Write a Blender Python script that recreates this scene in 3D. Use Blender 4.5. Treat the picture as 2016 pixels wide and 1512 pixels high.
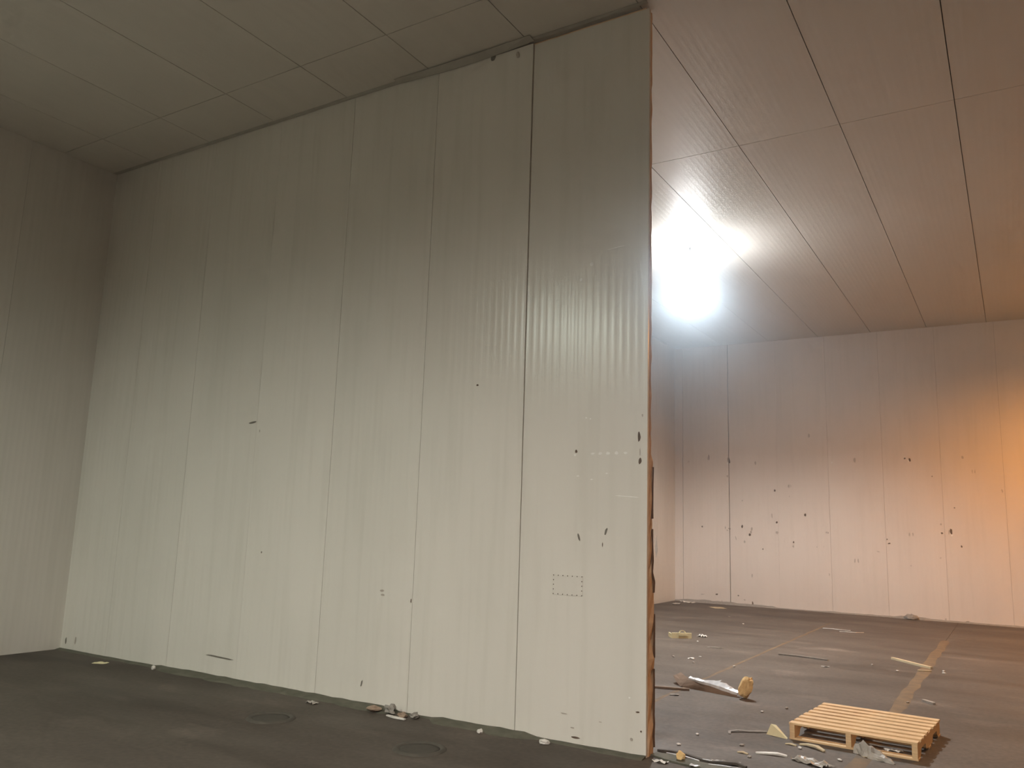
import bpy, bmesh, math, random
from mathutils import Vector, Matrix, noise

for o in list(bpy.data.objects):
    bpy.data.objects.remove(o)
S = bpy.context.scene
C = S.collection
random.seed(11)

# ------------------------------------------------------------------ camera
cam_d = bpy.data.cameras.new('camera')
cam_d.sensor_width = 36.0
cam_d.lens = 36.0 * 1604.4 / 2016.0
cam_d.clip_end = 200
cam = bpy.data.objects.new('camera', cam_d)
C.objects.link(cam)
_r = Vector((0.85346769, 0.52019733, 0.03142678))
_u = Vector((0.06206178, -0.1613262, 0.98494781))
_f = Vector((-0.51743719, 0.83867073, 0.16997107))
cam.matrix_world = Matrix(((_r.x, _u.x, -_f.x, 0), (_r.y, _u.y, -_f.y, 0), (_r.z, _u.z, -_f.z, 1.75), (0, 0, 0, 1)))
S.camera = cam

# ------------------------------------------------------------------ world: a closed hall with a thin haze added for the glow around the lamp
HAZE = 0.016
HAZE_G = 0.945
w = bpy.data.worlds.new('world')
S.world = w
w.use_nodes = True
nt = w.node_tree
nt.nodes['Background'].inputs['Color'].default_value = (0, 0, 0, 1)
nt.nodes['Background'].inputs['Strength'].default_value = 0
vs = nt.nodes.new('ShaderNodeVolumeScatter')
vs.inputs['Color'].default_value = (0.70, 0.86, 1.0, 1)
vs.inputs['Density'].default_value = HAZE
vs.inputs['Anisotropy'].default_value = HAZE_G
nt.links.new(vs.outputs['Volume'], nt.nodes['World Output'].inputs['Volume'])

# ------------------------------------------------------------------ exposure and look
S.view_settings.view_transform = 'Standard'
S.view_settings.look = 'None'
S.view_settings.exposure = 0.18
S.view_settings.gamma = 1.0
S.view_settings.use_curve_mapping = False
S.cycles.use_denoising = True
S.cycles.use_adaptive_sampling = True
S.cycles.adaptive_threshold = 0.1
S.cycles.adaptive_min_samples = 16
S.cycles.max_bounces = 8
S.cycles.diffuse_bounces = 4
S.cycles.volume_bounces = 0
S.cycles.use_light_tree = False
S.cycles.caustics_reflective = False
S.cycles.caustics_refractive = False
S.cycles.sample_clamp_indirect = 4.0

# lamp settings (the lamps themselves are built at the end): place, watts, colour, cone in degrees, blend
# spill: share of the power that the lens sends out sideways and upward
LED = dict(loc=(-4.40, 12.70, 6.46), power=1850, col=(0.91, 0.965, 1.0), cone=151, blend=0.42, spill=0.065)
NEAR_LAMPS = [dict(loc=(-7.5, -2.0, 6.46), power=1450, col=(0.85, 1.0, 0.90), cone=173, blend=0.75, spill=0),
              dict(loc=(-1.0, -2.0, 6.46), power=2550, col=(1.0, 0.90, 0.83), cone=173, blend=0.75, spill=0)]
SODIUM = dict(loc=(2.9, 16.2, 6.46), power=1500, col=(1.0, 0.43, 0.085), cone=175, blend=0.6, spill=0)

# ------------------------------------------------------------------ hall dimensions (metres)
HC = 6.46            # ceiling height
YM = 6.30            # face of the middle wall
YB = 20.23           # face of the back wall
XL = -10.57          # left wall of the near room
XF = -7.45           # left wall of the far room
XE = -2.56           # free end of the middle wall
XR = 9.0
YN = -9.0
PW = 1.176           # insulated panel width

# ------------------------------------------------------------------ helpers
def tag(o, label=None, cat=None, group=None, kind=None):
    if label: o['label'] = label
    if cat: o['category'] = cat
    if group: o['group'] = group
    if kind: o['kind'] = kind
    return o

def link(name, me, mat, parent=None):
    o = bpy.data.objects.new(name, me)
    C.objects.link(o)
    if mat is not None and len(me.materials) == 0:
        me.materials.append(mat)
    if parent is not None:
        o.parent = parent
    return o

def empty(name, loc=(0, 0, 0), rz=0.0):
    o = bpy.data.objects.new(name, None)
    C.objects.link(o)
    o.location = loc
    o.rotation_euler = (0, 0, rz)
    o.empty_display_size = 0.1
    return o

def mesh(name, verts, faces, smooth=False):
    me = bpy.data.meshes.new(name)
    me.from_pydata([tuple(v) for v in verts], [], faces)
    bm = bmesh.new(); bm.from_mesh(me)
    bmesh.ops.recalc_face_normals(bm, faces=bm.faces)
    bm.to_mesh(me); bm.free()
    if smooth:
        for p in me.polygons: p.use_smooth = True
    me.update()
    return me

def box_vf(x0, x1, y0, y1, z0, z1):
    v = [(x0, y0, z0), (x1, y0, z0), (x1, y1, z0), (x0, y1, z0), (x0, y0, z1), (x1, y0, z1), (x1, y1, z1), (x0, y1, z1)]
    f = [(0, 3, 2, 1), (4, 5, 6, 7), (0, 1, 5, 4), (1, 2, 6, 5), (2, 3, 7, 6), (3, 0, 4, 7)]
    return v, f

def box(name, b, mat, parent=None, bevel=0.0):
    v, f = box_vf(*b)
    me = mesh(name, v, f)
    if bevel > 0:
        bm = bmesh.new(); bm.from_mesh(me)
        bmesh.ops.bevel(bm, geom=bm.edges[:], offset=bevel, segments=1, affect='EDGES')
        bm.to_mesh(me); bm.free()
    return link(name, me, mat, parent)

def lathe(name, prof, mat, parent=None, seg=32, smooth=True):
    v, f = [], []
    n = len(prof)
    for i in range(seg):
        a = 2 * math.pi * i / seg
        for r, z in prof: v.append((r * math.cos(a), r * math.sin(a), z))
    for i in range(seg):
        j = (i + 1) % seg
        for k in range(n - 1):
            f.append((i * n + k, j * n + k, j * n + k + 1, i * n + k + 1))
    me = mesh(name, v, f, smooth)
    bm = bmesh.new(); bm.from_mesh(me)
    bmesh.ops.remove_doubles(bm, verts=bm.verts, dist=1e-5)
    bm.to_mesh(me); bm.free()
    return link(name, me, mat, parent)

# ------------------------------------------------------------------ materials
def mat_base(name, rough=0.6, spec=0.5, metal=0.0):
    m = bpy.data.materials.new(name)
    m.use_nodes = True
    b = m.node_tree.nodes['Principled BSDF']
    b.inputs['Roughness'].default_value = rough
    b.inputs['Specular IOR Level'].default_value = spec
    b.inputs['Metallic'].default_value = metal
    return m, m.node_tree, b

def noise_mix(nt, col_a, col_b, scale=(5, 5, 5), detail=4, lo=0.35, hi=0.65, coord='Object', rnd=0.0):
    tc = nt.nodes.new('ShaderNodeTexCoord')
    mp = nt.nodes.new('ShaderNodeMapping')
    mp.inputs['Scale'].default_value = scale
    nt.links.new(tc.outputs[coord], mp.inputs['Vector'])
    if rnd:
        oi = nt.nodes.new('ShaderNodeObjectInfo')
        mu = nt.nodes.new('ShaderNodeMath'); mu.operation = 'MULTIPLY'; mu.inputs[1].default_value = rnd
        cb = nt.nodes.new('ShaderNodeCombineXYZ')
        nt.links.new(oi.outputs['Random'], mu.inputs[0])
        for k in range(3): nt.links.new(mu.outputs[0], cb.inputs[k])
        nt.links.new(cb.outputs[0], mp.inputs['Location'])
    nz = nt.nodes.new('ShaderNodeTexNoise')
    nz.inputs['Scale'].default_value = 1.0
    nz.inputs['Detail'].default_value = detail
    nt.links.new(mp.outputs[0], nz.inputs['Vector'])
    rp = nt.nodes.new('ShaderNodeValToRGB')
    rp.color_ramp.elements[0].position = lo
    rp.color_ramp.elements[1].position = hi
    rp.color_ramp.elements[0].color = (*col_a, 1)
    rp.color_ramp.elements[1].color = (*col_b, 1)
    nt.links.new(nz.outputs['Fac'], rp.inputs['Fac'])
    return rp.outputs['Color'], nz

def mixrgb(nt, a, b, fac, mode='MIX'):
    mx = nt.nodes.new('ShaderNodeMix'); mx.data_type = 'RGBA'; mx.blend_type = mode
    if isinstance(fac, float): mx.inputs[0].default_value = fac
    else: nt.links.new(fac, mx.inputs[0])
    nt.links.new(a, mx.inputs[6])
    nt.links.new(b, mx.inputs[7])
    return mx.outputs[2]

def simple(name, a, b=None, rough=0.7, scale=20, spec=0.4, metal=0.0, bump=0.0, stretch=(1, 1, 1)):
    m, nt, bs = mat_base(name, rough, spec, metal)
    b = b or tuple(c * 0.75 for c in a)
    col, nz = noise_mix(nt, b, a, tuple(scale * s for s in stretch), 4)
    nt.links.new(col, bs.inputs['Base Color'])
    if bump:
        bp = nt.nodes.new('ShaderNodeBump'); bp.inputs['Strength'].default_value = bump
        bp.inputs['Distance'].default_value = 0.01
        nt.links.new(nz.outputs['Fac'], bp.inputs['Height'])
        nt.links.new(bp.outputs[0], bs.inputs['Normal'])
    return m

def panel_mat(name, light, dark, grime, rough):
    m, nt, bs = mat_base(name, rough, 0.45)
    c1, _ = noise_mix(nt, dark, light, (0.9, 0.9, 0.35), 2, 0.30, 0.62, rnd=37.0)
    c2, _ = noise_mix(nt, grime, (1, 1, 1), (13, 13, 0.7), 1, 0.22, 0.52, rnd=11.0)
    x = mixrgb(nt, c1, c2, 1.0, 'MULTIPLY')
    nt.links.new(x, bs.inputs['Base Color'])
    return m

M = {}
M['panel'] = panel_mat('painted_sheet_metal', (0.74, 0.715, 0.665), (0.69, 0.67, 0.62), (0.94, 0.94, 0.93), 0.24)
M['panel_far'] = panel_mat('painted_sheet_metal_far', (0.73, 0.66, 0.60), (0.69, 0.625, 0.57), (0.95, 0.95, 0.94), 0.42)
M['ceiling'] = panel_mat('ceiling_sheet_metal', (0.70, 0.665, 0.61), (0.67, 0.635, 0.58), (0.96, 0.96, 0.96), 0.5)
M['core'] = simple('panel_core', (0.10, 0.085, 0.07), rough=0.9)
M['foam'] = simple('insulation_foam', (0.76, 0.54, 0.34), (0.66, 0.44, 0.26), rough=0.9, scale=14, bump=0.6)
M['foam_dark'] = simple('weathered_foam', (0.16, 0.085, 0.04), (0.10, 0.055, 0.03), rough=0.95, scale=30)
M['trim'] = simple('trim_metal', (0.50, 0.48, 0.43), (0.42, 0.40, 0.36), rough=0.45, scale=6)
M['gouge'] = simple('gouge_brown', (0.16, 0.11, 0.075), (0.10, 0.07, 0.05), rough=0.9, scale=60)
M['smudge'] = simple('smudge', (0.47, 0.42, 0.37), (0.38, 0.34, 0.30), rough=0.8, scale=60)
M['scratch_dark'] = simple('scratch_dark', (0.14, 0.13, 0.11), (0.22, 0.2, 0.17), rough=0.8, scale=60)
M['scratch_white'] = simple('scratch_white', (0.88, 0.87, 0.84), (0.80, 0.79, 0.76), rough=0.3, scale=40)
M['wood'] = simple('pallet_wood', (0.80, 0.58, 0.34), (0.70, 0.48, 0.26), rough=0.75, scale=6, stretch=(1.2, 14, 14))
M['wood_old'] = simple('weathered_wood', (0.36, 0.27, 0.20), (0.26, 0.19, 0.14), rough=0.8, scale=6, stretch=(2, 12, 12))
M['wood_pale'] = simple('pale_wood', (0.62, 0.52, 0.34), (0.50, 0.41, 0.27), rough=0.8, scale=8, stretch=(1, 8, 8))
M['yellow_card'] = simple('yellow_card', (0.86, 0.80, 0.52), (0.78, 0.72, 0.45), rough=0.7, scale=12)
M['yellow_foam'] = simple('yellow_foam', (0.82, 0.60, 0.30), (0.70, 0.46, 0.20), rough=0.95, scale=25, bump=0.8)
M['brown_board'] = simple('brown_board', (0.25, 0.165, 0.11), (0.18, 0.12, 0.08), rough=0.8, scale=9)
M['foil'] = simple('foil', (0.70, 0.70, 0.70), (0.52, 0.52, 0.53), rough=0.42, scale=18, metal=0.35)
M['film'] = simple('plastic_film', (0.46, 0.43, 0.39), (0.34, 0.32, 0.29), rough=0.45, scale=14)
M['white_scrap'] = simple('white_scrap', (0.80, 0.78, 0.74), (0.66, 0.64, 0.60), rough=0.6, scale=30)
M['grey_scrap'] = simple('grey_scrap', (0.34, 0.32, 0.29), (0.24, 0.225, 0.205), rough=0.8, scale=30)
M['dark_strip'] = simple('dark_rubber', (0.05, 0.042, 0.035), (0.085, 0.07, 0.055), rough=0.8, scale=20)
M['lamp_metal'] = simple('lamp_housing', (0.18, 0.18, 0.19), rough=0.4, scale=10, metal=0.6)
M['lamp_white'] = simple('lamp_reflector', (0.75, 0.75, 0.74), rough=0.35, scale=10)
M['coving'] = simple('cement_coving', (0.135, 0.13, 0.10), (0.085, 0.085, 0.062), rough=0.85, scale=9, bump=0.5)

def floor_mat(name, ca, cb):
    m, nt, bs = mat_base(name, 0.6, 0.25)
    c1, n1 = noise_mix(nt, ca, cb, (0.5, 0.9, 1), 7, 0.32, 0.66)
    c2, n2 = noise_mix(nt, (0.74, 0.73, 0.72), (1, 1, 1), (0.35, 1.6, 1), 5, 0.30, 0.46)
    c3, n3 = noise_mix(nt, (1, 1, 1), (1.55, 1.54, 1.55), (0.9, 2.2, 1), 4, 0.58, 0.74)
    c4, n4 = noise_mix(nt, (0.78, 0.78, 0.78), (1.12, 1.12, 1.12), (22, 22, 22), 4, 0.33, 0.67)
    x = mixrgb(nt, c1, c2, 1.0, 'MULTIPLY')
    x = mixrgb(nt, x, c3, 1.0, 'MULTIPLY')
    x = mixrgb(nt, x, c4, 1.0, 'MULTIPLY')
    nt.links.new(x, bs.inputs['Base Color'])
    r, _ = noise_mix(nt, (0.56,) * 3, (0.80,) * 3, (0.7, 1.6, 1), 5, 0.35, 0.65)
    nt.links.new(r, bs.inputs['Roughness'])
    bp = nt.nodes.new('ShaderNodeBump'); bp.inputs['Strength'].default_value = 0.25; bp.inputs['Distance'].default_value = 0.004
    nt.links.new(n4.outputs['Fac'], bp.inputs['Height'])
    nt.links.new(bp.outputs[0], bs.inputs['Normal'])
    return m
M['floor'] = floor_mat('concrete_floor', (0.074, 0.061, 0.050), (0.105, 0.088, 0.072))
M['floor_far'] = floor_mat('concrete_floor_lit', (0.104, 0.085, 0.069), (0.140, 0.116, 0.095))  # same concrete, lightened: stronger light on the far slabs put into the colour
M['joint'] = simple('joint_sealant', (0.205, 0.140, 0.078), (0.135, 0.098, 0.064), rough=0.8, scale=7)
M['joint_dark'] = simple('joint_dark', (0.05, 0.043, 0.036), rough=0.9)
M['patch_ring'] = simple('patch_mortar', (0.092, 0.083, 0.068), (0.066, 0.060, 0.049), rough=0.85, scale=14)
M['patch_core'] = simple('patch_core', (0.072, 0.064, 0.052), (0.055, 0.05, 0.04), rough=0.8, scale=14)

def emit(name, col, strength):
    m = bpy.data.materials.new(name); m.use_nodes = True
    nt = m.node_tree; nt.nodes.clear()
    e = nt.nodes.new('ShaderNodeEmission'); e.inputs[0].default_value = (*col, 1); e.inputs[1].default_value = strength
    o = nt.nodes.new('ShaderNodeOutputMaterial'); nt.links.new(e.outputs[0], o.inputs[0])
    m.cycles.emission_sampling = 'NONE'
    return m

# ------------------------------------------------------------------ ribbed insulated panels
RIB = 0.0735
def panel_mesh(name, width, length, thick=0.03, amp=0.0006, seg=6, pinch=0.0):
    """local: x across the panel 0..width, z along it 0..length, front face toward -y (y = 0)."""
    n = max(4, int(round(width / RIB)) * seg)
    v, f = [], []
    for i in range(n + 1):
        x = width * i / n
        y = -amp * math.cos(2 * math.pi * x / RIB)
        xb, xt = x, x
        if i == n: xt -= pinch
        v.append((xb, y, 0)); v.append((xt, y, length))
    for i in range(n):
        f.append((2 * i, 2 * i + 2, 2 * i + 3, 2 * i + 1))
    nf = len(f)
    k = len(v)
    bv, bf = box_vf(0, width, amp * 0.5, thick, 0, length)
    bv = [(x - (pinch if (x > 0 and z > 0) else 0), y, z) for x, y, z in bv]
    v += bv
    f += [tuple(k + a for a in q) for q in bf]
    me = bpy.data.meshes.new(name)
    me.from_pydata(v, [], f)
    for i, p in enumerate(me.polygons): p.use_smooth = i < nf
    me.update()
    return me

def lay_panels(parent, origin, xdir, zdir, edges, length, mat, gaps=None, name='panel', jit=0.0015):
    """edges: positions of the joints along xdir; every panel is one object (shared mesh where alike)."""
    xd, zd = Vector(xdir), Vector(zdir)
    yd = zd.cross(xd)
    cache = {}
    for i in range(len(edges) - 1):
        g0 = (gaps or {}).get(i, 0.0014); g1 = (gaps or {}).get(i + 1, 0.0014)
        wd = round(edges[i + 1] - edges[i] - g0 - g1, 3)
        key = wd
        if key not in cache:
            cache[key] = panel_mesh(name, wd, length)
        o = link(name, cache[key], mat, parent)
        p = Vector(origin) + xd * (edges[i] + g0) - yd * random.uniform(0, jit)
        R = Matrix((xd, yd, zd)).transposed().to_4x4()
        o.matrix_basis = Matrix.Translation(p) @ R
    return parent

def steps(a, b, first, w=PW):
    e = [a]
    x = first
    while x < b - 0.15:
        if x > a + 0.15: e.append(x)
        x += w
    e.append(b)
    return e

def struct(name, b, mat):
    return tag(box(name, b, mat), kind='structure')

def blob(name, w_, h_, mat, parent, loc, axis='y', n=9, thick=0.0012, seed=0, tilt=0.0):
    """thin irregular mark, built facing -y (wall) or +z (floor)."""
    rr = random.Random(seed)
    pts = []
    for i in range(n):
        a = 2 * math.pi * i / n
        k = rr.uniform(0.72, 1.12)
        x, z = 0.5 * w_ * k * math.cos(a), 0.5 * h_ * k * math.sin(a)
        pts.append((x * math.cos(tilt) - z * math.sin(tilt), x * math.sin(tilt) + z * math.cos(tilt)))
    v = [(x, -thick, z) if axis == 'y' else (x, z, thick) for x, z in pts] + [(x, 0, z) if axis == 'y' else (x, z, 0) for x, z in pts]
    f = [tuple(range(n)), tuple(range(2 * n - 1, n - 1, -1))] + [(i, n + i, n + (i + 1) % n, (i + 1) % n) for i in range(n)]
    o = link(name, mesh(name, v, f), mat, parent)
    o.location = loc
    return o

# ================================================================== THE SETTING
# floor: a sub-base with concrete slabs, joints between them
floor = struct('floor', (XL - .3, XR + .3, YN - .3, YB + .3, -0.30, -0.030), M['joint_dark'])
JX = [-3.31, -1.17, 2.9, 6.9]
YS = 6.46
def slab(x0, x1, y0, y1, mat='floor'):
    box('slab', (x0, x1, y0, y1, -0.030, 0.0), M[mat], floor)
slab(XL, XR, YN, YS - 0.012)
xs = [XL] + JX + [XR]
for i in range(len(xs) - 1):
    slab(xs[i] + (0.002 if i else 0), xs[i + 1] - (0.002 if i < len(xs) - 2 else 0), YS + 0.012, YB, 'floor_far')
# sealant smeared along the joints
def joint_strip(x, y0, y1, wd, mat, seed):
    rr = random.Random(seed)
    n = int((y1 - y0) / 0.35)
    v, f = [], []
    for i in range(n + 1):
        y = y0 + (y1 - y0) * i / n
        a, b = wd * rr.uniform(.35, .65), wd * rr.uniform(.35, .65)
        c = rr.uniform(-.008, .008)
        v += [(x - a + c, y, 0.0004), (x - a * .3, y, 0.0025), (x + b * .3, y, 0.0025), (x + b + c, y, 0.0004)]
    for i in range(n):
        for k in range(3): f.append((4 * i + k, 4 * i + k + 1, 4 * i + k + 5, 4 * i + k + 4))
    link('joint_sealant', mesh('joint_sealant', v, f, True), mat, floor)
joint_strip(-1.17, 6.6, 16.5, 0.13, M['joint'], 3)
joint_strip(-3.31, 6.6, 18.0, 0.045, M['joint'], 4)
# round mortar patches in the near floor
for (x, y, r) in ((-5.72, 5.40, 0.215), (-4.085, 5.42, 0.212)):
    ring = lathe('round_patch', [(r * 0.74, 0.0), (r * 0.80, 0.012), (r * 0.92, 0.016), (r, 0.0)], M['patch_ring'], floor, 40)
    ring.location = (x, y, 0.0)
    core = lathe('patch_filling', [(0, 0.004), (r * 0.6, 0.004), (r * 0.78, 0.0025), (r * 0.78, 0.0)], M['patch_core'], ring, 40)

# ceiling: panels run along Y, end joints across
ceiling = struct('ceiling', (XL - .3, XR + .3, YN - .3, YB + .3, HC + 0.03, HC + 0.25), M['core'])
ce = steps(XL - .05, XR, -0.29 - 9 * PW)
for (y0, y1) in ((YN, 5.53 - .004), (5.53 + .004, 9.45 - .004), (9.45 + .004, YB)):
    # local front (-y) must look down: xdir = X, zdir = -Y -> ydir = zd x xd = (0,0,1)
    lay_panels(ceiling, (0, y1, HC), (1, 0, 0), (0, -1, 0), ce, y1 - y0, M['ceiling'], gaps={i: 0.0045 for i in range(40)})

# back wall, faces -Y
wall_back = struct('wall_back', (XF - .2, XR + .3, YB + 0.03, YB + 0.2, 0, HC), M['core'])
be = [XF, -7.232] + steps(-6.04, XR, -6.04 + PW)
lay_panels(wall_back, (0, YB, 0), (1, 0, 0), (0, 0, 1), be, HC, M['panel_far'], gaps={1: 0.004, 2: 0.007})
# left wall of the far room, faces +X
wall_left_far = struct('wall_left_far', (XF - .2, XF - 0.03, YM + 0.15, YB + 0.2, 0, HC), M['core'])
lay_panels(wall_left_far, (XF, 0, 0), (0, 1, 0), (0, 0, 1), steps(YM + .15, YB, YB - 11 * PW), HC, M['panel'])
# left wall of the near room, faces +X
wall_left = struct('wall_left', (XL - .2, XL - 0.03, YN - .2, YM + 0.12, 0, HC), M['core'])
lay_panels(wall_left, (XL, 0, 0), (0, 1, 0), (0, 0, 1), steps(YN, YM, YM - 12 * PW), HC, M['panel'])
# right and rear walls close the hall
wall_right = struct('wall_right', (XR + 0.03, XR + .2, YN - .2, YB + .2, 0, HC), M['core'])
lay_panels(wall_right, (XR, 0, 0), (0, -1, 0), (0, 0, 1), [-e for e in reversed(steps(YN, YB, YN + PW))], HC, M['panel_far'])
wall_rear = struct('wall_rear', (XL - .2, XR + .2, YN - .2, YN - 0.03, 0, HC), M['core'])
lay_panels(wall_rear, (0, YN, 0), (-1, 0, 0), (0, 0, 1), [-e for e in reversed(steps(XL, XR, XL + PW))], HC, M['panel'])

# middle wall: sandwich panels with foam core, free end at XE
wall_middle = struct('wall_middle', (XL - .05, XE - 0.03, YM + 0.03, YM + 0.115, 0, HC - 0.02), M['foam'])
me_edges = [XL, -9.60, -8.43, -7.255, -6.085, -4.915, -3.750]
lay_panels(wall_middle, (0, YM, 0), (1, 0, 0), (0, 0, 1), me_edges[:6], HC - 0.004, M['panel'], gaps={5: 0.002})
# the two panels at the open end hang a little below the ceiling
o = link('panel', panel_mesh('panel', 1.159, HC - 0.035, pinch=0.012), M['panel'], wall_middle); o.location = (-4.913, YM, 0)
o = link('panel', panel_mesh('panel', 1.186, HC - 0.055, pinch=-0.012), M['panel'], wall_middle); o.location = (-3.746, YM - 0.002, 0)
# rear skin
lay_panels(wall_middle, (0, YM + 0.145, 0), (-1, 0, 0), (0, 0, 1), [-e for e in reversed([XF, -6.085, -4.915, -3.75, XE - 0.045])], HC - 0.01, M['panel_far'])

# ragged foam end of the middle wall
def foam_end():
    rr = random.Random(5)
    zs = [0.0]
    while zs[-1] < HC - 0.06: zs.append(min(HC - 0.06, zs[-1] + rr.uniform(0.05, 0.14)))
    v, f = [], []
    for z in zs:
        t = z
        if t < 0.12: back = 0.165
        elif t < 1.35: back = 0.175 + rr.uniform(-.018, .015) - 0.03 * (t / 1.35 - .5)
        elif t < 2.35: back = 0.128 + rr.uniform(-.010, .010)
        else: back = 0.105 + rr.uniform(-.006, .006)
        e = rr.uniform(-.006, .004)
        v += [(XE - 0.05, YM + 0.028, z), (XE + e - 0.002, YM + 0.028, z), (XE + e + rr.uniform(-.006, .008), YM + 0.05 + rr.uniform(-.01, .01), z),
              (XE + e + rr.uniform(-.010, .006), YM + back * .75, z), (XE + e - 0.004, YM + back, z), (XE - 0.05, YM + back, z)]
    n = 6
    for i in range(len(zs) - 1):
        for k in range(n):
            a, b = i * n + k, i * n + (k + 1) % n
            f.append((a, b, b + n, a + n))
    f.append(tuple(range(n))); f.append(tuple(range((len(zs) - 1) * n, len(zs) * n)))
    o = link('foam_edge', mesh('foam_edge', v, f), M['foam'], wall_middle)
    # torn dark skin along the back arris
    v, f = [], []
    zz = [0.05 + 0.085 * i for i in range(27)]
    for z in zz:
        b = (0.16 if z < 1.35 else 0.122) + rr.uniform(-.006, .012)
        wd = rr.uniform(0.006, 0.03)
        v += [(XE + 0.006, YM + b - wd, z), (XE + 0.008, YM + b + 0.004, z), (XE - 0.03, YM + b + 0.006, z)]
    for i in range(len(zz) - 1):
        if i in (7, 12, 13, 20): continue
        for k in range(2): f.append((3 * i + k, 3 * i + k + 1, 3 * i + k + 4, 3 * i + k + 3))
    me = mesh('torn_edge', v, f)
    t = link('torn_edge', me, M['foam_dark'], wall_middle)
    sm = t.modifiers.new('thickness', 'SOLIDIFY'); sm.thickness = 0.004
    # white sliver of peeled skin
    v = [(XE + .012, YM + .175, 1.52), (XE + .02, YM + .19, 1.58), (XE + .012, YM + .18, 1.70), (XE + .002, YM + .165, 1.60)]
    s = link('peeled_skin', mesh('peeled_skin', v, [(0, 1, 2, 3)]), M['scratch_white'], wall_middle)
    sm = s.modifiers.new('thickness', 'SOLIDIFY'); sm.thickness = 0.003
foam_end()

# flashing along the head of the middle wall, one length sagging loose from the ceiling
def head_trim(name, pts, wd=0.085, th=0.003):
    v, f = [], []
    for x, z, drop in pts:
        v += [(x, YM - wd, z), (x, YM - 0.012, z - drop), (x, YM - 0.012, z - drop - th), (x, YM - wd, z - th)]
    for i in range(len(pts) - 1):
        for k in range(4): f.append((4 * i + k, 4 * i + (k + 1) % 4, 4 * i + 4 + (k + 1) % 4, 4 * i + 4 + k))
    f += [(0, 1, 2, 3), tuple(range(4 * len(pts) - 4, 4 * len(pts)))]
    return tag(link(name, mesh(name, v, f), M['trim']), kind='structure')
head_trim('trim_1', [(XL, HC - .0015, .001), (-8.0, HC - .0015, .001), (-5.45, HC - .002, .002)], 0.06)
head_trim('trim_2', [(-5.45, HC - .004, .004), (-5.0, HC - .012, .022), (-4.6, HC - .016, .030), (-4.2, HC - .014, .026), (-3.75, HC - .006, .012)], 0.10)
head_trim('trim_3', [(-3.75, HC - .004, .004), (-3.2, HC - .003, .010), (XE, HC - .003, .004)], 0.05)

# cement coving along the foot of the middle wall (broken in places) and along the back wall
def coving(name, x0, x1, y, wd, ht, seed, mat, breaks=()):
    rr = random.Random(seed)
    n = int((x1 - x0) / 0.12)
    v, f = [], []
    for i in range(n + 1):
        x = x0 + (x1 - x0) * i / n
        k = 1.0
        for a, b, s in breaks:
            if a < x < b: k = s
        a_, h_ = wd * k * rr.uniform(.75, 1.15), ht * k * rr.uniform(.8, 1.15)
        v += [(x, y - a_, 0.0), (x, y - a_ * .8, h_ * .35), (x, y - a_ * .25, h_ * .75), (x, y - 0.002, h_), (x, y - 0.002, 0)]
    for i in range(n):
        for k in range(5): f.append((5 * i + k, 5 * i + (k + 1) % 5, 5 * i + 5 + (k + 1) % 5, 5 * i + 5 + k))
    f += [tuple(range(5)), tuple(range(5 * n, 5 * n + 5))]
    return tag(link(name, mesh(name, v, f), mat), kind='structure')
coving('baseboard_middle', XL, XE, YM - 0.002, 0.15, 0.030, 21, M['coving'], ((-10.6, -8.6, .5), (-5.0, -4.6, .35), (-3.6, -3.0, .4), (-3.0, -2.5, .6)))
coving('baseboard_back', XF, XR, YB - 0.002, 0.05, 0.03, 22, M['grey_scrap'], ((-7.3, -6.0, 2.2), (-6.0, -5.0, 1.6), (-5.0, -3.9, .6), (-2.3, -1.7, 1.8)))

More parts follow.
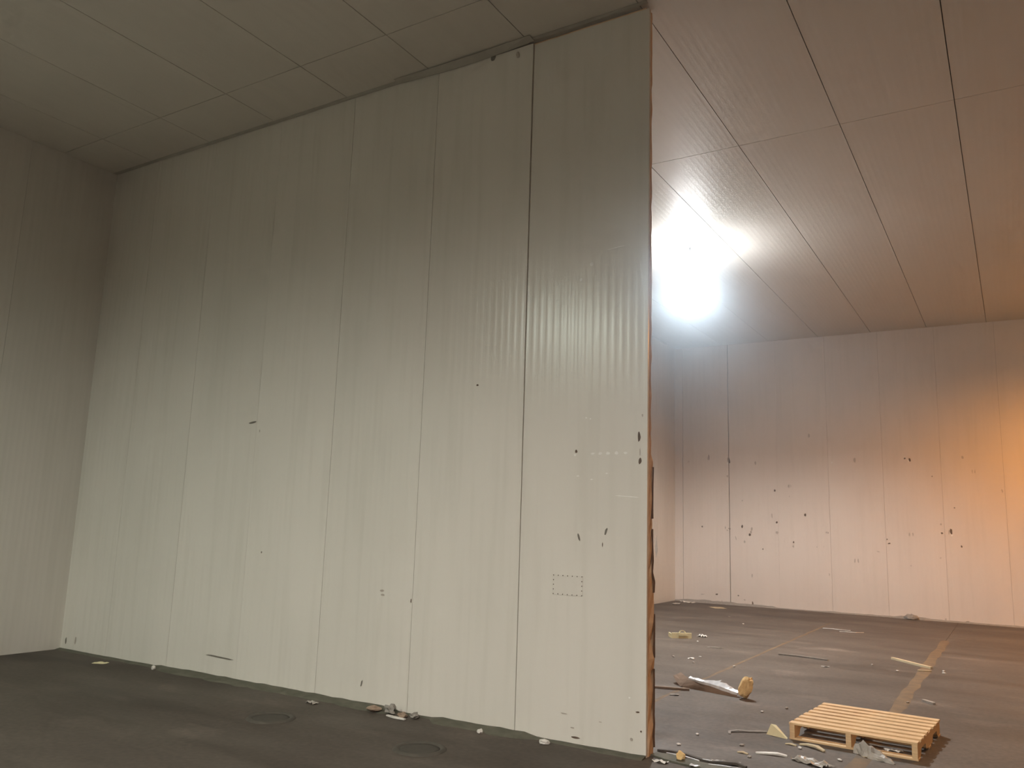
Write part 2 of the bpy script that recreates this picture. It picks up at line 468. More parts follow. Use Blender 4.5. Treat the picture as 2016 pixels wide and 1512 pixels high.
# wear on the walls: gouges, smudges and scratches
MK = {'d': ('gouge', 'gouge'), 's': ('smudge', 'smudge'), 'k': ('scuff', 'scratch_dark'), 'w': ('dent', 'scratch_white')}
BACK_MARKS = [(-7.71,3.55,0.042,0.146,'d'),(-7.58,3.57,0.028,0.079,'s'),(-7.77,3.70,0.028,0.120,'s'),(-7.08,3.48,0.054,0.065,'s'),(-6.56,3.59,0.053,0.167,'d'),(-6.04,3.50,0.064,0.165,'d'),(-6.07,3.43,0.051,0.051,'w'),(-5.38,3.43,0.050,0.112,'s'),(-6.08,3.11,0.051,0.063,'s'),(-4.93,2.76,0.048,0.061,'d'),(-4.58,2.87,0.083,0.097,'s'),(-4.58,2.62,0.047,0.036,'s'),(-5.72,2.51,0.038,0.037,'s'),(-6.73,1.85,0.065,0.050,'d'),(-6.14,1.84,0.051,0.062,'s'),(-6.05,1.82,0.051,0.062,'d'),(-6.10,1.78,0.051,0.037,'s'),(-5.73,1.88,0.050,0.086,'d'),(-5.50,1.83,0.049,0.097,'s'),(-5.52,1.75,0.049,0.085,'s'),(-5.55,1.69,0.062,0.061,'d'),(-5.89,1.60,0.025,0.098,'s'),(-5.68,1.52,0.050,0.073,'s'),(-4.90,2.00,0.048,0.060,'d'),(-4.90,1.76,0.071,0.072,'s'),(-4.24,2.19,0.058,0.071,'d'),(-4.72,1.56,0.035,0.048,'s'),(-4.52,1.55,0.047,0.047,'d'),(-4.53,1.45,0.047,0.059,'s'),(-5.24,1.36,0.036,0.036,'d'),(-3.76,1.80,0.067,0.058,'d'),(-3.99,1.46,0.045,0.023,'d'),(-3.84,1.47,0.034,0.035,'s'),(-3.75,0.85,0.044,0.069,'s'),(-5.51,0.72,0.037,0.084,'s'),(-4.11,4.07,0.070,0.097,'s'),(-6.38,0.22,0.089,0.036,'d'),(-5.85,0.23,0.037,0.036,'d'),(-6.74,0.20,0.116,0.024,'s'),(-3.60,3.42,0.034,0.048,'w'),(-5.01,2.16,0.024,0.133,'s'),(-7.80,2.70,0.042,0.039,'s'),(-6.49,2.59,0.026,0.038,'s'),(-3.10,3.47,0.055,0.129,'s'),(-2.05,3.49,0.052,0.046,'d'),(-1.95,3.46,0.051,0.102,'d'),(-1.98,3.44,0.031,0.057,'w'),(-1.52,3.09,0.030,0.033,'d'),(-0.91,3.50,0.048,0.077,'s'),(-0.74,3.19,0.019,0.098,'s'),(-0.69,3.19,0.019,0.098,'s'),(-0.21,2.78,0.028,0.085,'s'),(-1.12,2.41,0.029,0.033,'d'),(-1.40,2.05,0.039,0.044,'s'),(-1.39,1.86,0.049,0.044,'d'),(-1.21,1.90,0.049,0.141,'d'),(-1.20,1.82,0.039,0.043,'w'),(-1.25,1.89,0.029,0.108,'s'),(-1.03,1.59,0.038,0.054,'d'),(-2.03,1.81,0.031,0.089,'s'),(-1.96,1.82,0.030,0.077,'s'),(-2.45,1.60,0.062,0.033,'d'),(-2.49,1.69,0.031,0.034,'d'),(-2.68,1.41,0.084,0.022,'s'),(-3.18,1.19,0.032,0.102,'s'),(-3.11,1.19,0.032,0.102,'s'),(-2.03,1.14,0.030,0.033,'s'),(-1.44,1.33,0.029,0.032,'s'),(-5.51,0.07,0.036,0.095,'d'),(-6.68,0.04,0.077,0.049,'s'),(-5.70,0.14,0.037,0.036,'s'),(-1.00,0.03,0.075,0.031,'d'),(-1.41,0.05,0.039,0.042,'s'),(-2.07,0.09,0.050,0.043,'d'),(-0.69,-0.04,0.166,0.031,'d'),(-0.27,-0.04,0.126,0.041,'d'),(-2.62,0.00,0.021,0.087,'s'),(-6.26,0.05,0.050,0.096,'s'),(-3.69,0.01,0.132,0.034,'s')]
MID_MARKS = [(-7.32,2.80,0.143,0.023,'k'),(-3.21,2.39,0.025,0.031,'d'),(-3.22,2.36,0.030,0.022,'w'),(-2.63,2.50,0.027,0.093,'d'),(-2.62,2.30,0.027,0.059,'d'),(-2.62,2.37,0.009,0.067,'s'),(-2.60,2.68,0.014,0.026,'s'),(-3.12,2.68,0.020,0.013,'w'),(-3.08,2.67,0.019,0.013,'w'),(-3.19,2.18,0.029,0.013,'w'),(-3.06,2.15,0.024,0.013,'w'),(-2.92,2.20,0.023,0.013,'w'),(-3.17,1.66,0.019,0.076,'k'),(-2.92,1.72,0.023,0.062,'k'),(-2.95,1.61,0.009,0.037,'d'),(-3.17,0.06,0.078,0.019,'d'),(-2.63,0.33,0.034,0.015,'d'),(-2.70,0.43,0.022,0.015,'w'),(-3.28,0.23,0.066,0.012,'s'),(-2.95,0.21,0.027,0.008,'s'),(-2.60,0.19,0.017,0.015,'d'),(-2.68,0.12,0.026,0.026,'s'),(-3.20,0.13,0.037,0.012,'s'),(-5.48,0.20,0.019,0.074,'k'),(-7.55,0.22,0.444,0.021,'k'),(-5.29,1.08,0.057,0.024,'s'),(-5.28,1.04,0.051,0.024,'s'),(-4.93,1.01,0.012,0.042,'d'),(-4.27,3.04,0.029,0.020,'d'),(-4.23,6.41,0.056,0.091,'k'),(-3.94,6.35,0.048,0.078,'s'),(-3.05,2.37,0.043,0.022,'w'),(-2.98,2.37,0.043,0.022,'w'),(-2.91,2.37,0.042,0.026,'w'),(-2.83,2.37,0.037,0.030,'w'),(-2.75,2.37,0.037,0.021,'w'),(-2.74,2.01,0.245,0.008,'w'),(-2.85,4.18,0.195,0.009,'w'),(-3.09,4.06,0.040,0.043,'w'),(-3.19,3.93,0.031,0.033,'w'),(-7.20,2.70,0.017,0.040,'s'),(-10.46,0.11,0.033,0.086,'k'),(-10.25,0.13,0.033,0.109,'s'),(-7.01,1.37,0.016,0.027,'d')]
for i, (x, z, a, b, k) in enumerate(BACK_MARKS):
    nm, mt = MK[k]
    blob(nm, max(a, .02), max(b, .02), M[mt], wall_back, (x, YB - 0.0006, z), seed=i, tilt=random.uniform(-.25, .25))
TILT = {0: 0.12, 12: 0.30, 13: -0.25, 23: -0.3, 24: -0.02, 29: -0.25, 36: -0.06, 37: 0.1}
for i, (x, z, a, b, k) in enumerate(MID_MARKS):
    nm, mt = MK[k]
    blob(nm, a, b, M[mt], wall_middle, (x, YM - 0.0028, z), seed=100 + i, tilt=TILT.get(i, 0))

# riveted repair plate
plate = box('repair_plate', (-3.415, -3.125, YM - 0.0055, YM - 0.001, 1.175, 1.345), M['trim'], wall_middle, 0.0015)
plate.data.materials.clear(); plate.data.materials.append(M['panel'])
rv = None
for i in range(7):
    for (x, z) in ((-3.405 + .045 * i, 1.337), (-3.405 + .045 * i, 1.183)):
        if rv is None:
            rv = lathe('rivet', [(0, 0.004), (0.003, 0.0035), (0.0048, 0.0)], M['gouge'], plate, 10); ro = rv
        else:
            ro = link('rivet', rv.data, None, plate)
        ro.rotation_euler = (math.pi / 2, 0, 0); ro.location = (x, YM - 0.0055, z)
for i in range(1, 4):
    for x in (-3.405, -3.135):
        ro = link('rivet', rv.data, None, plate)
        ro.rotation_euler = (math.pi / 2, 0, 0); ro.location = (x, YM - 0.0055, 1.183 + .0385 * i)

# ================================================================== LAMPS
def highbay(name, label, lens_strength, loc, power, col, cone, blend, spill):
    t = empty(name, loc)
    tag(t, label, 'ceiling lamp', 'round ceiling lamps of the hall')
    lathe('ceiling_rose', [(0, 0), (0.06, 0), (0.06, -0.02), (0.02, -0.03), (0, -0.03)], M['lamp_white'], t, 20)
    lathe('rod', [(0, -0.03), (0.012, -0.03), (0.012, -0.10), (0, -0.10)], M['lamp_white'], t, 12)
    hs = lathe('housing', [(0, -0.09), (0.07, -0.095), (0.09, -0.12), (0.09, -0.19), (0.15, -0.21), (0.0, -0.21)], M['lamp_white'], t, 36, False)
    v, f = box_vf(0.085, 0.108, -0.003, 0.003, -0.185, -0.125)
    fin = mesh('cooling_fin', v, f)
    for i in range(16):
        q = link('cooling_fin', fin, M['lamp_white'], hs); q.rotation_euler = (0, 0, 2 * math.pi * i / 16)
    lathe('lens', [(0.0, -0.50), (0.10, -0.49), (0.19, -0.45), (0.24, -0.38), (0.245, -0.31), (0.21, -0.25), (0.15, -0.212)], emit(name + '_lens', col, lens_strength), t, 36)
    ld = bpy.data.lights.new(name + '_light', 'SPOT')
    ld.energy = power; ld.color = col; ld.shadow_soft_size = 0.10
    ld.spot_size = math.radians(cone); ld.spot_blend = blend
    lo = bpy.data.objects.new(name + '_light', ld); C.objects.link(lo)
    lo.location = (loc[0], loc[1], loc[2] - 0.61)
    if not spill: return t
    pd = bpy.data.lights.new(name + '_spill', 'POINT')
    pd.energy = power * spill; pd.color = col; pd.shadow_soft_size = 0.10
    po = bpy.data.objects.new(name + '_spill', pd); C.objects.link(po)
    po.location = (loc[0], loc[1], loc[2] - 0.61)
    return t
highbay('ceiling_lamp', 'glaring white round lamp hanging from the far ceiling beside the wall end', 40, **LED)
highbay('ceiling_lamp', 'white round ceiling lamp over the near floor, close to the left wall', 15, **NEAR_LAMPS[0])
highbay('ceiling_lamp', 'white round ceiling lamp over the near floor, away from the left wall', 15, **NEAR_LAMPS[1])
highbay('ceiling_lamp', 'orange glowing round lamp by the back wall, beyond the right edge', 15, **SODIUM)

# ================================================================== THINGS ON THE FLOOR
# ---- wooden pallet
def pallet():
    t = empty('wooden_pallet', (-1.245, 8.165, 0), math.radians(-4))
    tag(t, 'pale slatted wooden pallet lying flat on the concrete floor', 'pallet')
    L, D = 1.015, 1.10
    n = 8; bw = 0.086; pitch = (D - bw) / (n - 1)
    tb = None
    for i in range(n):
        y = -D / 2 + bw / 2 + pitch * i
        if tb is None:
            tb = box('deck_board', (-L / 2, L / 2, -bw / 2, bw / 2, 0, 0.018), M['wood'], t, 0.002); o = tb
        else: o = link('deck_board', tb.data, None, t)
        o.location = (random.uniform(-.006, .006), y, 0.121)
    # stringers with two notches underneath
    prof = [(-D / 2, 0.016), (-0.43, 0.016), (-0.40, 0.030), (-0.385, 0.062), (-0.36, 0.070), (-0.20, 0.070), (-0.175, 0.062), (-0.16, 0.030), (-0.13, 0.016)]
    prof = prof + [(-a, z) for a, z in reversed(prof)] + [(D / 2, 0.121), (-D / 2, 0.121)]
    m = len(prof); sw = 0.042
    v = [(-sw / 2, a, z) for a, z in prof] + [(sw / 2, a, z) for a, z in prof]
    f = [tuple(range(m)), tuple(range(2 * m - 1, m - 1, -1))] + [(i, m + i, m + (i + 1) % m, (i + 1) % m) for i in range(m)]
    st = mesh('stringer', v, f)
    for x in (-L / 2 + sw / 2 + .004, -0.02, L / 2 - sw / 2 - .004):
        o = link('stringer', st, M['wood'], t); o.location = (x, 0, 0)
    bb = None
    for y in (-D / 2 + .05, 0.0, D / 2 - .05):
        if bb is None:
            bb = box('bottom_board', (-L / 2, L / 2, -.05, .05, 0, 0.016), M['wood'], t, 0.002); o = bb
        else: o = link('bottom_board', bb.data, None, t)
        o.location = (0, y, 0)
pallet()

def ribbon(name, pts, wd, th, mat, parent=None, twist=0.0, seed=0, rag=0.15, loc=(0, 0, 0)):
    """flat strip along pts (x,y,z) with real thickness and slightly ragged sides."""
    rr = random.Random(seed)
    v, f = [], []
    n = len(pts)
    for i, p in enumerate(pts):
        p = Vector(p)
        d = (Vector(pts[min(i + 1, n - 1)]) - Vector(pts[max(i - 1, 0)])).normalized()
        side = d.cross(Vector((0, 0, 1)))
        if side.length < 1e-4: side = Vector((1, 0, 0))
        side.normalize()
        side = Matrix.Rotation(twist * i / max(1, n - 1), 3, d) @ side
        up = side.cross(d)
        taper = 1.0 - (0.35 if i in (0, n - 1) else 0)
        a, b = wd / 2 * taper * rr.uniform(1 - rag, 1 + rag), wd / 2 * taper * rr.uniform(1 - rag, 1 + rag)
        v += [p - side * a, p + side * b, p + side * b + up * th, p - side * a + up * th]
    for i in range(n - 1):
        for k in range(4): f.append((4 * i + k, 4 * i + (k + 1) % 4, 4 * i + 4 + (k + 1) % 4, 4 * i + 4 + k))
    f += [(0, 1, 2, 3), tuple(range(4 * n - 4, 4 * n))]
    o = link(name, mesh(name, v, f), mat, parent)
    o.location = loc
    return o

def lerp_pts(a, b, n, z=0.0, wob=0.0, sag=None, seed=0):
    rr = random.Random(seed)
    out = []
    for i in range(n):
        t = i / (n - 1)
        x, y = a[0] + (b[0] - a[0]) * t, a[1] + (b[1] - a[1]) * t
        out.append((x + rr.uniform(-wob, wob), y + rr.uniform(-wob, wob), z + (sag(t) if sag else 0)))
    return out

def crumple(name, sx, sy, hz, mat, parent=None, nx=12, ny=8, seed=0, th=0.003, curl=0.0, loc=(0, 0, 0), rz=0.0):
    """crumpled sheet: grid pushed about by noise, lowest point on the ground."""
    rr = random.Random(seed)
    off = Vector((rr.uniform(0, 50), rr.uniform(0, 50), rr.uniform(0, 50)))
    v, f = [], []
    for j in range(ny + 1):
        for i in range(nx + 1):
            u, w_ = i / nx - .5, j / ny - .5
            nz_ = noise.noise(Vector((u * 5, w_ * 4, 0)) + off) * .6 + noise.noise(Vector((u * 13, w_ * 11, 3)) + off) * .4
            edge = noise.noise(Vector((u * 6, w_ * 6, 9)) + off)
            x = sx * (u + .10 * edge); y = sy * (w_ + .14 * noise.noise(Vector((u * 6, w_ * 6, 17)) + off))
            z = hz * (abs(nz_) * 1.3 + curl * (2 * u) ** 2)
            v.append((x, y, z))
    zmin = min(p[2] for p in v)
    v = [(x, y, z - zmin) for x, y, z in v]
    for j in range(ny):
        for i in range(nx):
            a = j * (nx + 1) + i
            f.append((a, a + 1, a + nx + 2, a + nx + 1))
    o = link(name, mesh(name, v, f), mat, parent)
    sm = o.modifiers.new('thickness', 'SOLIDIFY'); sm.thickness = th; sm.offset = 1
    o.location = loc; o.rotation_euler = (0, 0, rz)
    return o

def chunk(name, sx, sy, sz, mat, parent=None, seed=0, loc=(0, 0, 0), rz=0.0, sub=2, rough_=0.35):
    bm = bmesh.new()
    bmesh.ops.create_icosphere(bm, subdivisions=sub, radius=0.5)
    rr = random.Random(seed)
    off = Vector((rr.uniform(0, 90), rr.uniform(0, 90), rr.uniform(0, 90)))
    for q in bm.verts:
        k = 1 + rough_ * noise.noise(q.co * 3.2 + off) + rough_ * .5 * noise.noise(q.co * 8 + off)
        q.co = q.co * k
        q.co.x *= sx; q.co.y *= sy; q.co.z *= sz
    zmin = min(q.co.z for q in bm.verts)
    for q in bm.verts: q.co.z = max(0.0, q.co.z - zmin - sz * .12)
    me = bpy.data.meshes.new(name); bm.to_mesh(me); bm.free()
    o = link(name, me, mat, parent)
    o.location = loc; o.rotation_euler = (0, 0, rz)
    return o

# ---- torn strip of panel skin with foil and a foam lump
def torn_strip():
    t = empty('torn_panel_strip', (-3.0, 9.25, 0))
    tag(t, 'curled brown panel strip with torn silver foil and yellow foam lump', 'debris')
    bot = [(-.53, .26, .075), (-.44, .13, .030), (-.36, .04, .004), (-.24, .0, .001), (-.08, -.035, .0), (.10, -.075, .0), (.24, -.11, .0), (.32, -.125, .0)]
    top = [(-.47, .36, .105), (-.38, .22, .100), (-.29, .11, .092), (-.18, .05, .090), (-.04, .005, .082), (.12, -.045, .070), (.25, -.085, .052), (.33, -.105, .040)]
    v, f = [], []
    for p, q in zip(bot, top):
        p, q = Vector(p), Vector(q)
        v += [p, p.lerp(q, .5) + Vector((-.006, -.008, -.006)), q]
    for i in range(len(bot) - 1):
        for k in range(2): f.append((3 * i + k, 3 * i + k + 1, 3 * i + k + 4, 3 * i + k + 3))
    o = link('board', mesh('board', v, f), M['brown_board'], t)
    sm = o.modifiers.new('thickness', 'SOLIDIFY'); sm.thickness = 0.006
    v, f = [], []
    rr = random.Random(8)
    n = 16
    for i in range(n + 1):
        s = i / n
        j = s * 5.0
        k = min(4, int(j)); q = Vector(top[k + 2]).lerp(Vector(top[k + 3]), j - k) if k + 3 < len(top) else Vector(top[-1])
        spike = math.exp(-((s - .55) / .16) ** 2)
        v += [q + Vector((-.004, -.016, -.022 - .006 * math.sin(11 * s))), q + Vector((0, -.006, .006)),
              q + Vector((.012, .035 + rr.uniform(-.01, .01), .012 + rr.uniform(0, .012) + .025 * spike)),
              q + Vector((.03, .075 + rr.uniform(-.02, .02), -.005 + rr.uniform(-.01, .012) + .055 * spike))]
    for i in range(n):
        for k in range(3): f.append((4 * i + k, 4 * i + k + 1, 4 * i + k + 5, 4 * i + k + 4))
    o = link('foil_sheet', mesh('foil_sheet', v, f), M['foil'], t)
    sm = o.modifiers.new('thickness', 'SOLIDIFY'); sm.thickness = 0.002
    c = chunk('foam_lump', .14, .13, .24, M['yellow_foam'], t, 4, (.395, -.10, 0.0), .3, 3, .30)
    c.rotation_euler = (0.0, .42, .2)
    c.location = (.385, -.135, .02)
torn_strip()

# ---- yellow box lid with a loop
def yellow_lid():
    t = empty('box_lid', (-4.80, 13.33, 0), math.radians(36))
    tag(t, 'pale yellow card box lid with an arched loop handle on the floor', 'box lid')
    v, f = box_vf(-.165, .165, -.012, .012, 0, .088)
    me = mesh('front_panel', v, f); link('front_panel', me, M['yellow_card'], t)
    box('side_flap', (-.165, -.150, .012, .20, 0, .07), M['yellow_card'], t)
    box('side_flap', (.150, .165, .012, .20, 0, .05), M['yellow_card'], t)
    box('base_panel', (-.150, .150, .012, .20, 0, .012), M['yellow_card'], t)
    box('tab', (-.055, .10, -.020, -.012, .045, .088), M['yellow_card'], t)
    v, f = [], []
    n = 12
    for i in range(n + 1):
        a = math.pi * i / n
        for r in (.058, .042):
            for y in (-.010, .004): v.append((.012 + r * math.cos(a), y, .085 + r * .75 * math.sin(a)))
    for i in range(n):
        b = 4 * i
        for k, l in ((0, 1), (1, 3), (3, 2), (2, 0)): f.append((b + k, b + l, b + 4 + l, b + 4 + k))
    f += [(0, 1, 3, 2), (4 * n, 4 * n + 1, 4 * n + 3, 4 * n + 2)]
    link('loop_handle', mesh('loop_handle', v, f), M['yellow_card'], t)
yellow_lid()

# ---- sticks, bars and battens
def bar(name, a, b, wd, ht, mat, label, cat, seed=0, bend=0.0):
    n = 8
    d = Vector((b[0] - a[0], b[1] - a[1], 0)); L = d.length
    rz = math.atan2(d.y, d.x)
    pts = [(L * (i / (n - 1) - .5), bend * (math.sin(math.pi * i / (n - 1)) - .5), 0) for i in range(n)]
    o = ribbon(name, pts, wd, ht, mat, None, 0, seed, .10)
    o.location = ((a[0] + b[0]) / 2, (a[1] + b[1]) / 2, 0.0); o.rotation_euler = (0, 0, rz)
    return tag(o, label, cat)
bar('wooden_stick', (-3.60, 9.01), (-3.20, 9.13), .030, .024, M['wood_old'], 'short brown wooden stick on the floor beside the wall end', 'stick', 1)
bar('metal_bar', (-3.08, 12.66), (-2.38, 12.58), .035, .020, M['grey_scrap'], 'long thin dark grey bar lying alone on the open floor', 'bar', 2, .03)
bar('wooden_batten', (-1.66, 13.44), (-1.10, 12.84), .055, .028, M['wood_pale'], 'pale wooden batten lying across the brown floor joint', 'batten', 3)
bar('wood_offcut', (-1.24, 12.52), (-1.08, 12.57), .040, .016, M['wood_pale'], 'short pale wood offcut just in front of the batten', 'offcut', 4)
bar('metal_bracket', (-0.985, 10.31), (-0.865, 10.18), .045, .022, M['film'], 'small light grey metal piece on the floor behind the pallet', 'scrap', 5)
o = ribbon('bent_strip', [(0, 0, 0), (-.02, .07, .004), (.03, .13, .010), (.11, .18, .004), (.19, .235, .004), (.25, .28, .002)], .028, .008, M['grey_scrap'], None, 0, 6)
o.location = (-2.26, 7.48, 0); tag(o, 'thin bent grey strip lying left of the pallet', 'strip')
o = ribbon('wood_splinter', [(0, 0, 0), (.07, -.01, .010), (.15, -.055, .016), (.22, -.115, .004)], .036, .012, M['wood_pale'], None, .2, 7)
o.location = (-1.67, 7.50, 0); tag(o, 'long curved pale splinter in front of the pallet', 'splinter')
o = ribbon('wood_splinter', [(0, 0, 0), (.04, .0, .006), (.09, -.01, .0)], .03, .008, M['wood_pale'], None, 0, 8)
o.location = (-1.775, 7.45, 0); tag(o, 'short pale splinter near the pallet corner', 'splinter')
o = ribbon('foam_scrap', [(0, 0, 0), (.07, .03, .004), (.16, .04, .012), (.23, .055, .0)], .03, .012, M['white_scrap'], None, .3, 9)
o.location = (-1.90, 6.99, 0); tag(o, 'thin pale crooked scrap at the bottom edge left of crumpled plastic', 'scrap')
o = ribbon('foam_scrap', [(0, 0, 0), (.04, .0, .006), (.085, -.01, .0)], .025, .008, M['wood_pale'], None, 0, 10)
o.location = (-2.03, 6.93, 0); tag(o, 'short beige sliver on the floor before the doorless opening', 'scrap')

# ---- wedge of yellow card leaning by the pallet corner
def wedge():
    v = [(-.07, -.01, 0), (.12, -.07, 0), (.115, -.02, 0), (-.05, .06, 0), (-.035, .02, .088), (.005, .035, .082), (.06, -.035, .040)]
    f = [(0, 1, 6, 4), (1, 2, 6), (2, 3, 5, 6), (3, 0, 4, 5), (4, 6, 5), (0, 3, 2, 1)]
    o = link('yellow_wedge', mesh('yellow_wedge', v, f), M['yellow_card'])
    o.location = (-1.925, 7.70, 0)
    tag(o, 'pale yellow foam wedge against the left corner of the pallet', 'foam piece')
wedge()

# ---- plastic film drawn out from under the pallet
def film():
    n, m = 14, 7
    v, f = [], []
    rr = random.Random(12)
    for i in range(n + 1):
        t = i / n
        cx, cy = -1.225 + .30 * t, 7.555 - .19 * t
        h_ = (.060 * (1 - t) ** .7 + .030 + .012 * math.sin(7 * t)) * (1 - .85 * t ** 5)
        wd = (.034 + .026 * math.sin(math.pi * t)) * (1 - .75 * t ** 5)
        for j in range(m + 1):
            a = math.pi * j / m
            k = rr.uniform(.80, 1.20) + .12 * math.sin(9 * t + 3 * a)
            v.append((cx + wd * k * math.cos(a) * .8, cy + wd * k * math.cos(a) * .65, max(.0, h_ * k * math.sin(a))))
    for i in range(n):
        for j in range(m):
            a = i * (m + 1) + j
            f.append((a, a + 1, a + m + 2, a + m + 1))
    o = link('plastic_film', mesh('plastic_film', v, f), M['film'])
    sm = o.modifiers.new('thickness', 'SOLIDIFY'); sm.thickness = .002
    tag(o, 'twisted grey plastic film leaning on the front of the pallet', 'plastic film')
film()
tag(crumple('plastic_scrap', .30, .14, .06, M['film'], seed=21, loc=(-1.47, 6.98, 0), rz=-.4), 'crumpled grey plastic on the floor at the bottom edge before the pallet', 'plastic scrap')
tag(crumple('foil_scrap', .12, .04, .02, M['foil'], seed=22, nx=6, ny=3, loc=(-1.27, 6.86, 0), rz=-.3), 'small shiny foil scrap beside the crumpled grey plastic', 'foil scrap')
tag(crumple('plastic_scrap', .14, .05, .05, M['white_scrap'], seed=23, nx=7, ny=4, loc=(-0.98, 7.78, 0.0), rz=.3), 'small white crumpled plastic under the right side of the pallet', 'plastic scrap')
tag(crumple('paper_scrap', .07, .05, .02, M['wood_pale'], seed=24, nx=5, ny=4, loc=(-1.14, 7.46, 0.0), rz=.8), 'small beige paper scrap in front of the pallet', 'paper scrap')

# ---- leftovers of the removed wall along the threshold
def kerb():
    t = empty('threshold_remains', (-2.2, 6.47, 0))
    tag(t, 'broken dark strip of the removed wall across the threshold', 'debris')
    ribbon('sealant_bead', [(-.36, .075, 0), (-.25, .085, .008), (-.12, .055, .012), (0.0, .02, .006), (.10, .0, .004), (.18, .02, .010), (.28, .05, .014), (.36, .03, .004)], .035, .018, M['dark_strip'], t, 0, 31, .3)
    ribbon('metal_edge', [(-.27, .03, .008), (-.12, .01, .012), (.02, -.035, .010)], .010, .010, M['foil'], t, 0, 32)
    ribbon('metal_edge', [(-.01, .015, .010), (.06, .0, .016), (.11, .012, .012)], .012, .010, M['foil'], t, 0, 33)
    ribbon('metal_edge', [(.10, -.06, .006), (.20, -.05, .010), (.34, -.02, .006)], .010, .008, M['foil'], t, 0, 34)
    ribbon('mortar_strip', [(-.35, -.03, 0), (-.2, -.055, 0), (-.05, -.085, 0), (.1, -.11, 0), (.3, -.10, 0), (.45, -.08, 0)], .14, .012, M['coving'], t, 0, 35, .25)
kerb()
tag(chunk('foam_lump', .075, .06, .075, M['yellow_foam'], seed=41, loc=(-2.315, 6.40, 0.012)), 'small yellow foam lump on the threshold by the wall end', 'foam lump')
tag(crumple('foil_scrap', .11, .06, .04, M['white_scrap'], seed=42, nx=5, ny=4, loc=(-2.43, 6.27, 0.0), rz=-.2), 'white scrap at the very foot of the wall end', 'scrap')
tag(crumple('plastic_scrap', .22, .09, .03, M['film'], seed=43, nx=9, ny=5, loc=(-2.02, 6.56, 0.0), rz=.2), 'flattened grey scrap at the right end of the threshold strip', 'scrap')
tag(crumple('foil_scrap', .07, .04, .03, M['foil'], seed=44, nx=5, ny=4, loc=(-2.17, 6.30, 0.012), rz=.5), 'shiny scrap on the near side of the threshold strip', 'foil scrap')

# ---- far scraps
tag(crumple('card_sheet', .30, .34, .012, M['wood_pale'], seed=51, nx=6, ny=6, loc=(-6.02, 19.15, 0.0), rz=.7), 'flat beige card sheet on the floor near the back wall', 'card')
tag(crumple('plastic_scrap', .17, .09, .07, M['white_scrap'], seed=52, nx=7, ny=5, loc=(-4.60, 13.78, 0.0), rz=-.3), 'small white twisted scrap right of the yellow lid', 'scrap')
o = ribbon('wire_offcut', [(-.30, .20, .0), (-.12, .16, .01), (.02, .12, .008), (.20, .16, .004)], .014, .010, M['white_scrap'], None, 0, 53); o.location = (-2.95, 16.55, 0)
tag(o, 'pale bent wire on the bare floor before the back wall, upper of two', 'wire')
o = ribbon('wire_offcut', [(-.18, .0, .0), (-.05, -.05, .01), (.10, -.03, .008), (.22, .12, .004)], .014, .010, M['white_scrap'], None, 0, 54); o.location = (-2.72, 16.45, 0)
tag(o, 'pale bent wire on the bare floor before the back wall, lower of two', 'wire')
o = ribbon('wire_offcut', [(-.12, .0, .0), (0, .01, .006), (.12, .06, .0)], .016, .010, M['white_scrap'], None, 0, 55); o.location = (-4.02, 12.62, 0)
tag(o, 'thin white sliver on the floor below the yellow lid', 'wire')
tag(chunk('rubble_lump', .30, .16, .13, M['grey_scrap'], seed=56, loc=(-2.06, 20.08, 0.0), rz=.1), 'dark rubble lump at the foot of the back wall', 'rubble')
tag(crumple('plastic_scrap', .38, .12, .06, M['white_scrap'], seed=57, nx=9, ny=5, loc=(-7.03, 19.95, 0.0), rz=-.1), 'white scraps in the corner at the foot of the back wall', 'scrap')
tag(crumple('plastic_scrap', .16, .30, .05, M['film'], seed=58, nx=6, ny=8, loc=(-7.06, 19.25, 0.0), rz=.1), 'pale scrap at the foot of the far room side wall', 'scrap')
tag(crumple('plastic_scrap', .09, .05, .03, M['white_scrap'], seed=59, nx=5, ny=4, loc=(-3.955, 11.36, 0), rz=.3), 'white crumpled scrap on the floor above the torn foil strip', 'scrap')
tag(crumple('plastic_scrap', .09, .07, .025, M['grey_scrap'], seed=60, nx=5, ny=4, loc=(-3.25, 8.80, 0), rz=.3), 'small grey scrap just below the brown stick', 'scrap')
tag(crumple('plastic_scrap', .10, .06, .02, M['film'], seed=61, nx=5, ny=4, loc=(-2.31, 11.98, 0), rz=.1), 'small pale scrap below the right end of the dark bar', 'scrap')

# ---- scraps along the foot of the middle wall
tag(crumple('plastic_scrap', .13, .07, .035, M['film'], seed=71, nx=7, ny=5, loc=(-5.88, 6.06, 0.0), rz=-.2), 'small bluish plastic scrap beside the cement coving', 'plastic scrap')
for i, (x, y, s, hh, lb) in enumerate([(-5.18, 6.15, .14, .05, 'leftmost'), (-5.02, 6.19, .12, .075, 'tallest'), (-4.855, 6.17, .09, .055, 'middle'), (-4.735, 6.19, .08, .05, 'rightmost')]):
    tag(chunk('rubble_lump', s, .09, hh, M['grey_scrap'] if i % 2 else M['wood_old'], seed=72 + i, loc=(x, y, 0.0), rz=random.uniform(-.4, .4), rough_=.8), lb + ' brown crumb of the rubble heap at the foot of the middle wall', 'rubble', 'rubble heap at the middle wall')
o = ribbon('foam_scrap', [(-.12, .02, 0), (0, -.015, .004), (.12, -.02, .004)], .04, .010, M['white_scrap'], None, 0, 78); o.location = (-4.88, 6.10, 0)
tag(o, 'thin pale sliver lying in front of the rubble heap', 'scrap')
tag(chunk('rubble_lump', .05, .05, .04, M['white_scrap'], seed=79, loc=(-3.99, 6.13, 0.0)), 'tiny white crumb where the coving is broken', 'crumb')
tag(chunk('rubble_lump', .10, .06, .05, M['white_scrap'], seed=80, loc=(-3.39, 6.17, 0.0)), 'whitish crumb at the foot of the end panel', 'crumb')
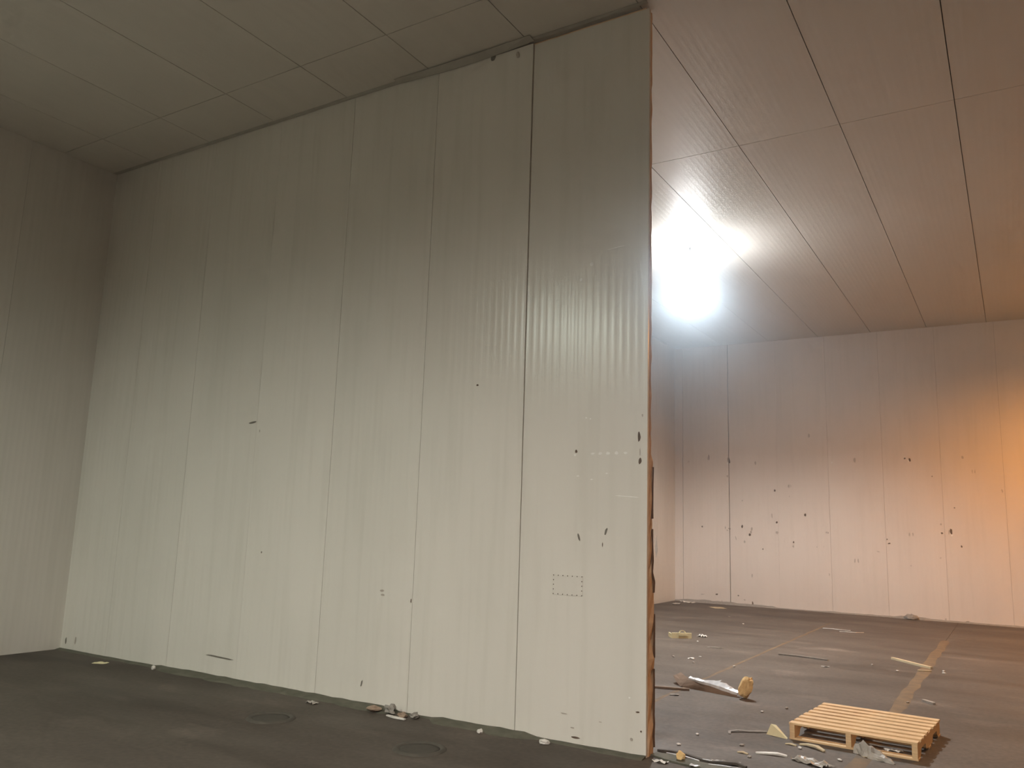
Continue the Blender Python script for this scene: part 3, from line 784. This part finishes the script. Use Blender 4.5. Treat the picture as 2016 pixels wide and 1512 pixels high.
tag(crumple('paper_scrap', .16, .10, .014, M['yellow_card'], seed=81, nx=5, ny=4, loc=(-9.25, 6.02, 0.0), rz=.3), 'faint yellow paper scrap near the dark left corner', 'paper scrap')
tag(chunk('rubble_lump', .055, .05, .055, M['white_scrap'], seed=82, loc=(-8.46, 6.16, 0.0)), 'bright white crumb at the wall foot near the left corner', 'crumb')

# ---- tiny chips scattered about the far floor
CHIPS = [(-3.90, 11.58, 'w', 'white chip just right of the crumpled white scrap'), (-3.81, 11.04, 's', 'brownish chip just below the crumpled white scrap'),
         (-4.21, 11.35, 's', 'brownish chip left of the crumpled white scrap'), (-3.28, 11.10, 'w', 'white chip near the lower end of the thin floor joint'),
         (-1.81, 12.60, 's', 'beige chip left of the pale batten'), (-1.46, 12.28, 'w', 'pale chip below the pale batten'),
         (-0.95, 12.74, 'w', 'white chip right of the pale batten, upper of two'), (-0.93, 12.55, 'w', 'white chip right of the pale batten, lower of two'),
         (-1.11, 10.09, 's', 'brown chip on the brown floor joint behind the pallet'), (-2.48, 7.27, 'w', 'white chip on bare floor left of the bent strip'),
         (-2.49, 6.84, 'w', 'white chip close to the foot of the wall end'), (-2.26, 8.57, 'w', 'pale chip below the yellow foam lump of the torn strip'),
         (-1.91, 6.84, 's', 'beige chip below the crooked scrap at the bottom edge'), (-2.10, 8.90, 's', 'brownish chip right of the torn foil strip'),
         (-1.64, 7.37, 'w', 'white chip between the two splinters by the pallet'), (-2.06, 7.16, 's', 'beige chip below the bent grey strip'),
         (-4.45, 13.10, 'w', 'white chip below the white twisted scrap'), (-5.20, 17.30, 's', 'pale chip on the floor below the beige card sheet'),
         (-4.60, 16.20, 'w', 'pale chip on bare floor above the white twisted scrap'), (-1.30, 7.20, 'w', 'white chip above the crumpled plastic before the pallet')]
for i, (x, y, k, lb) in enumerate(CHIPS):
    o = chunk('debris_chip', .045, .03, .02, M['white_scrap'] if k == 'w' else M['smudge'], seed=200 + i, loc=(x, y, 0), rz=i * 1.3, sub=1)
    k = 1 + .02 * (y - 7); o.scale = (k, k, k)
    tag(o, 'tiny ' + lb, 'chip', 'tiny chips on the far floor')
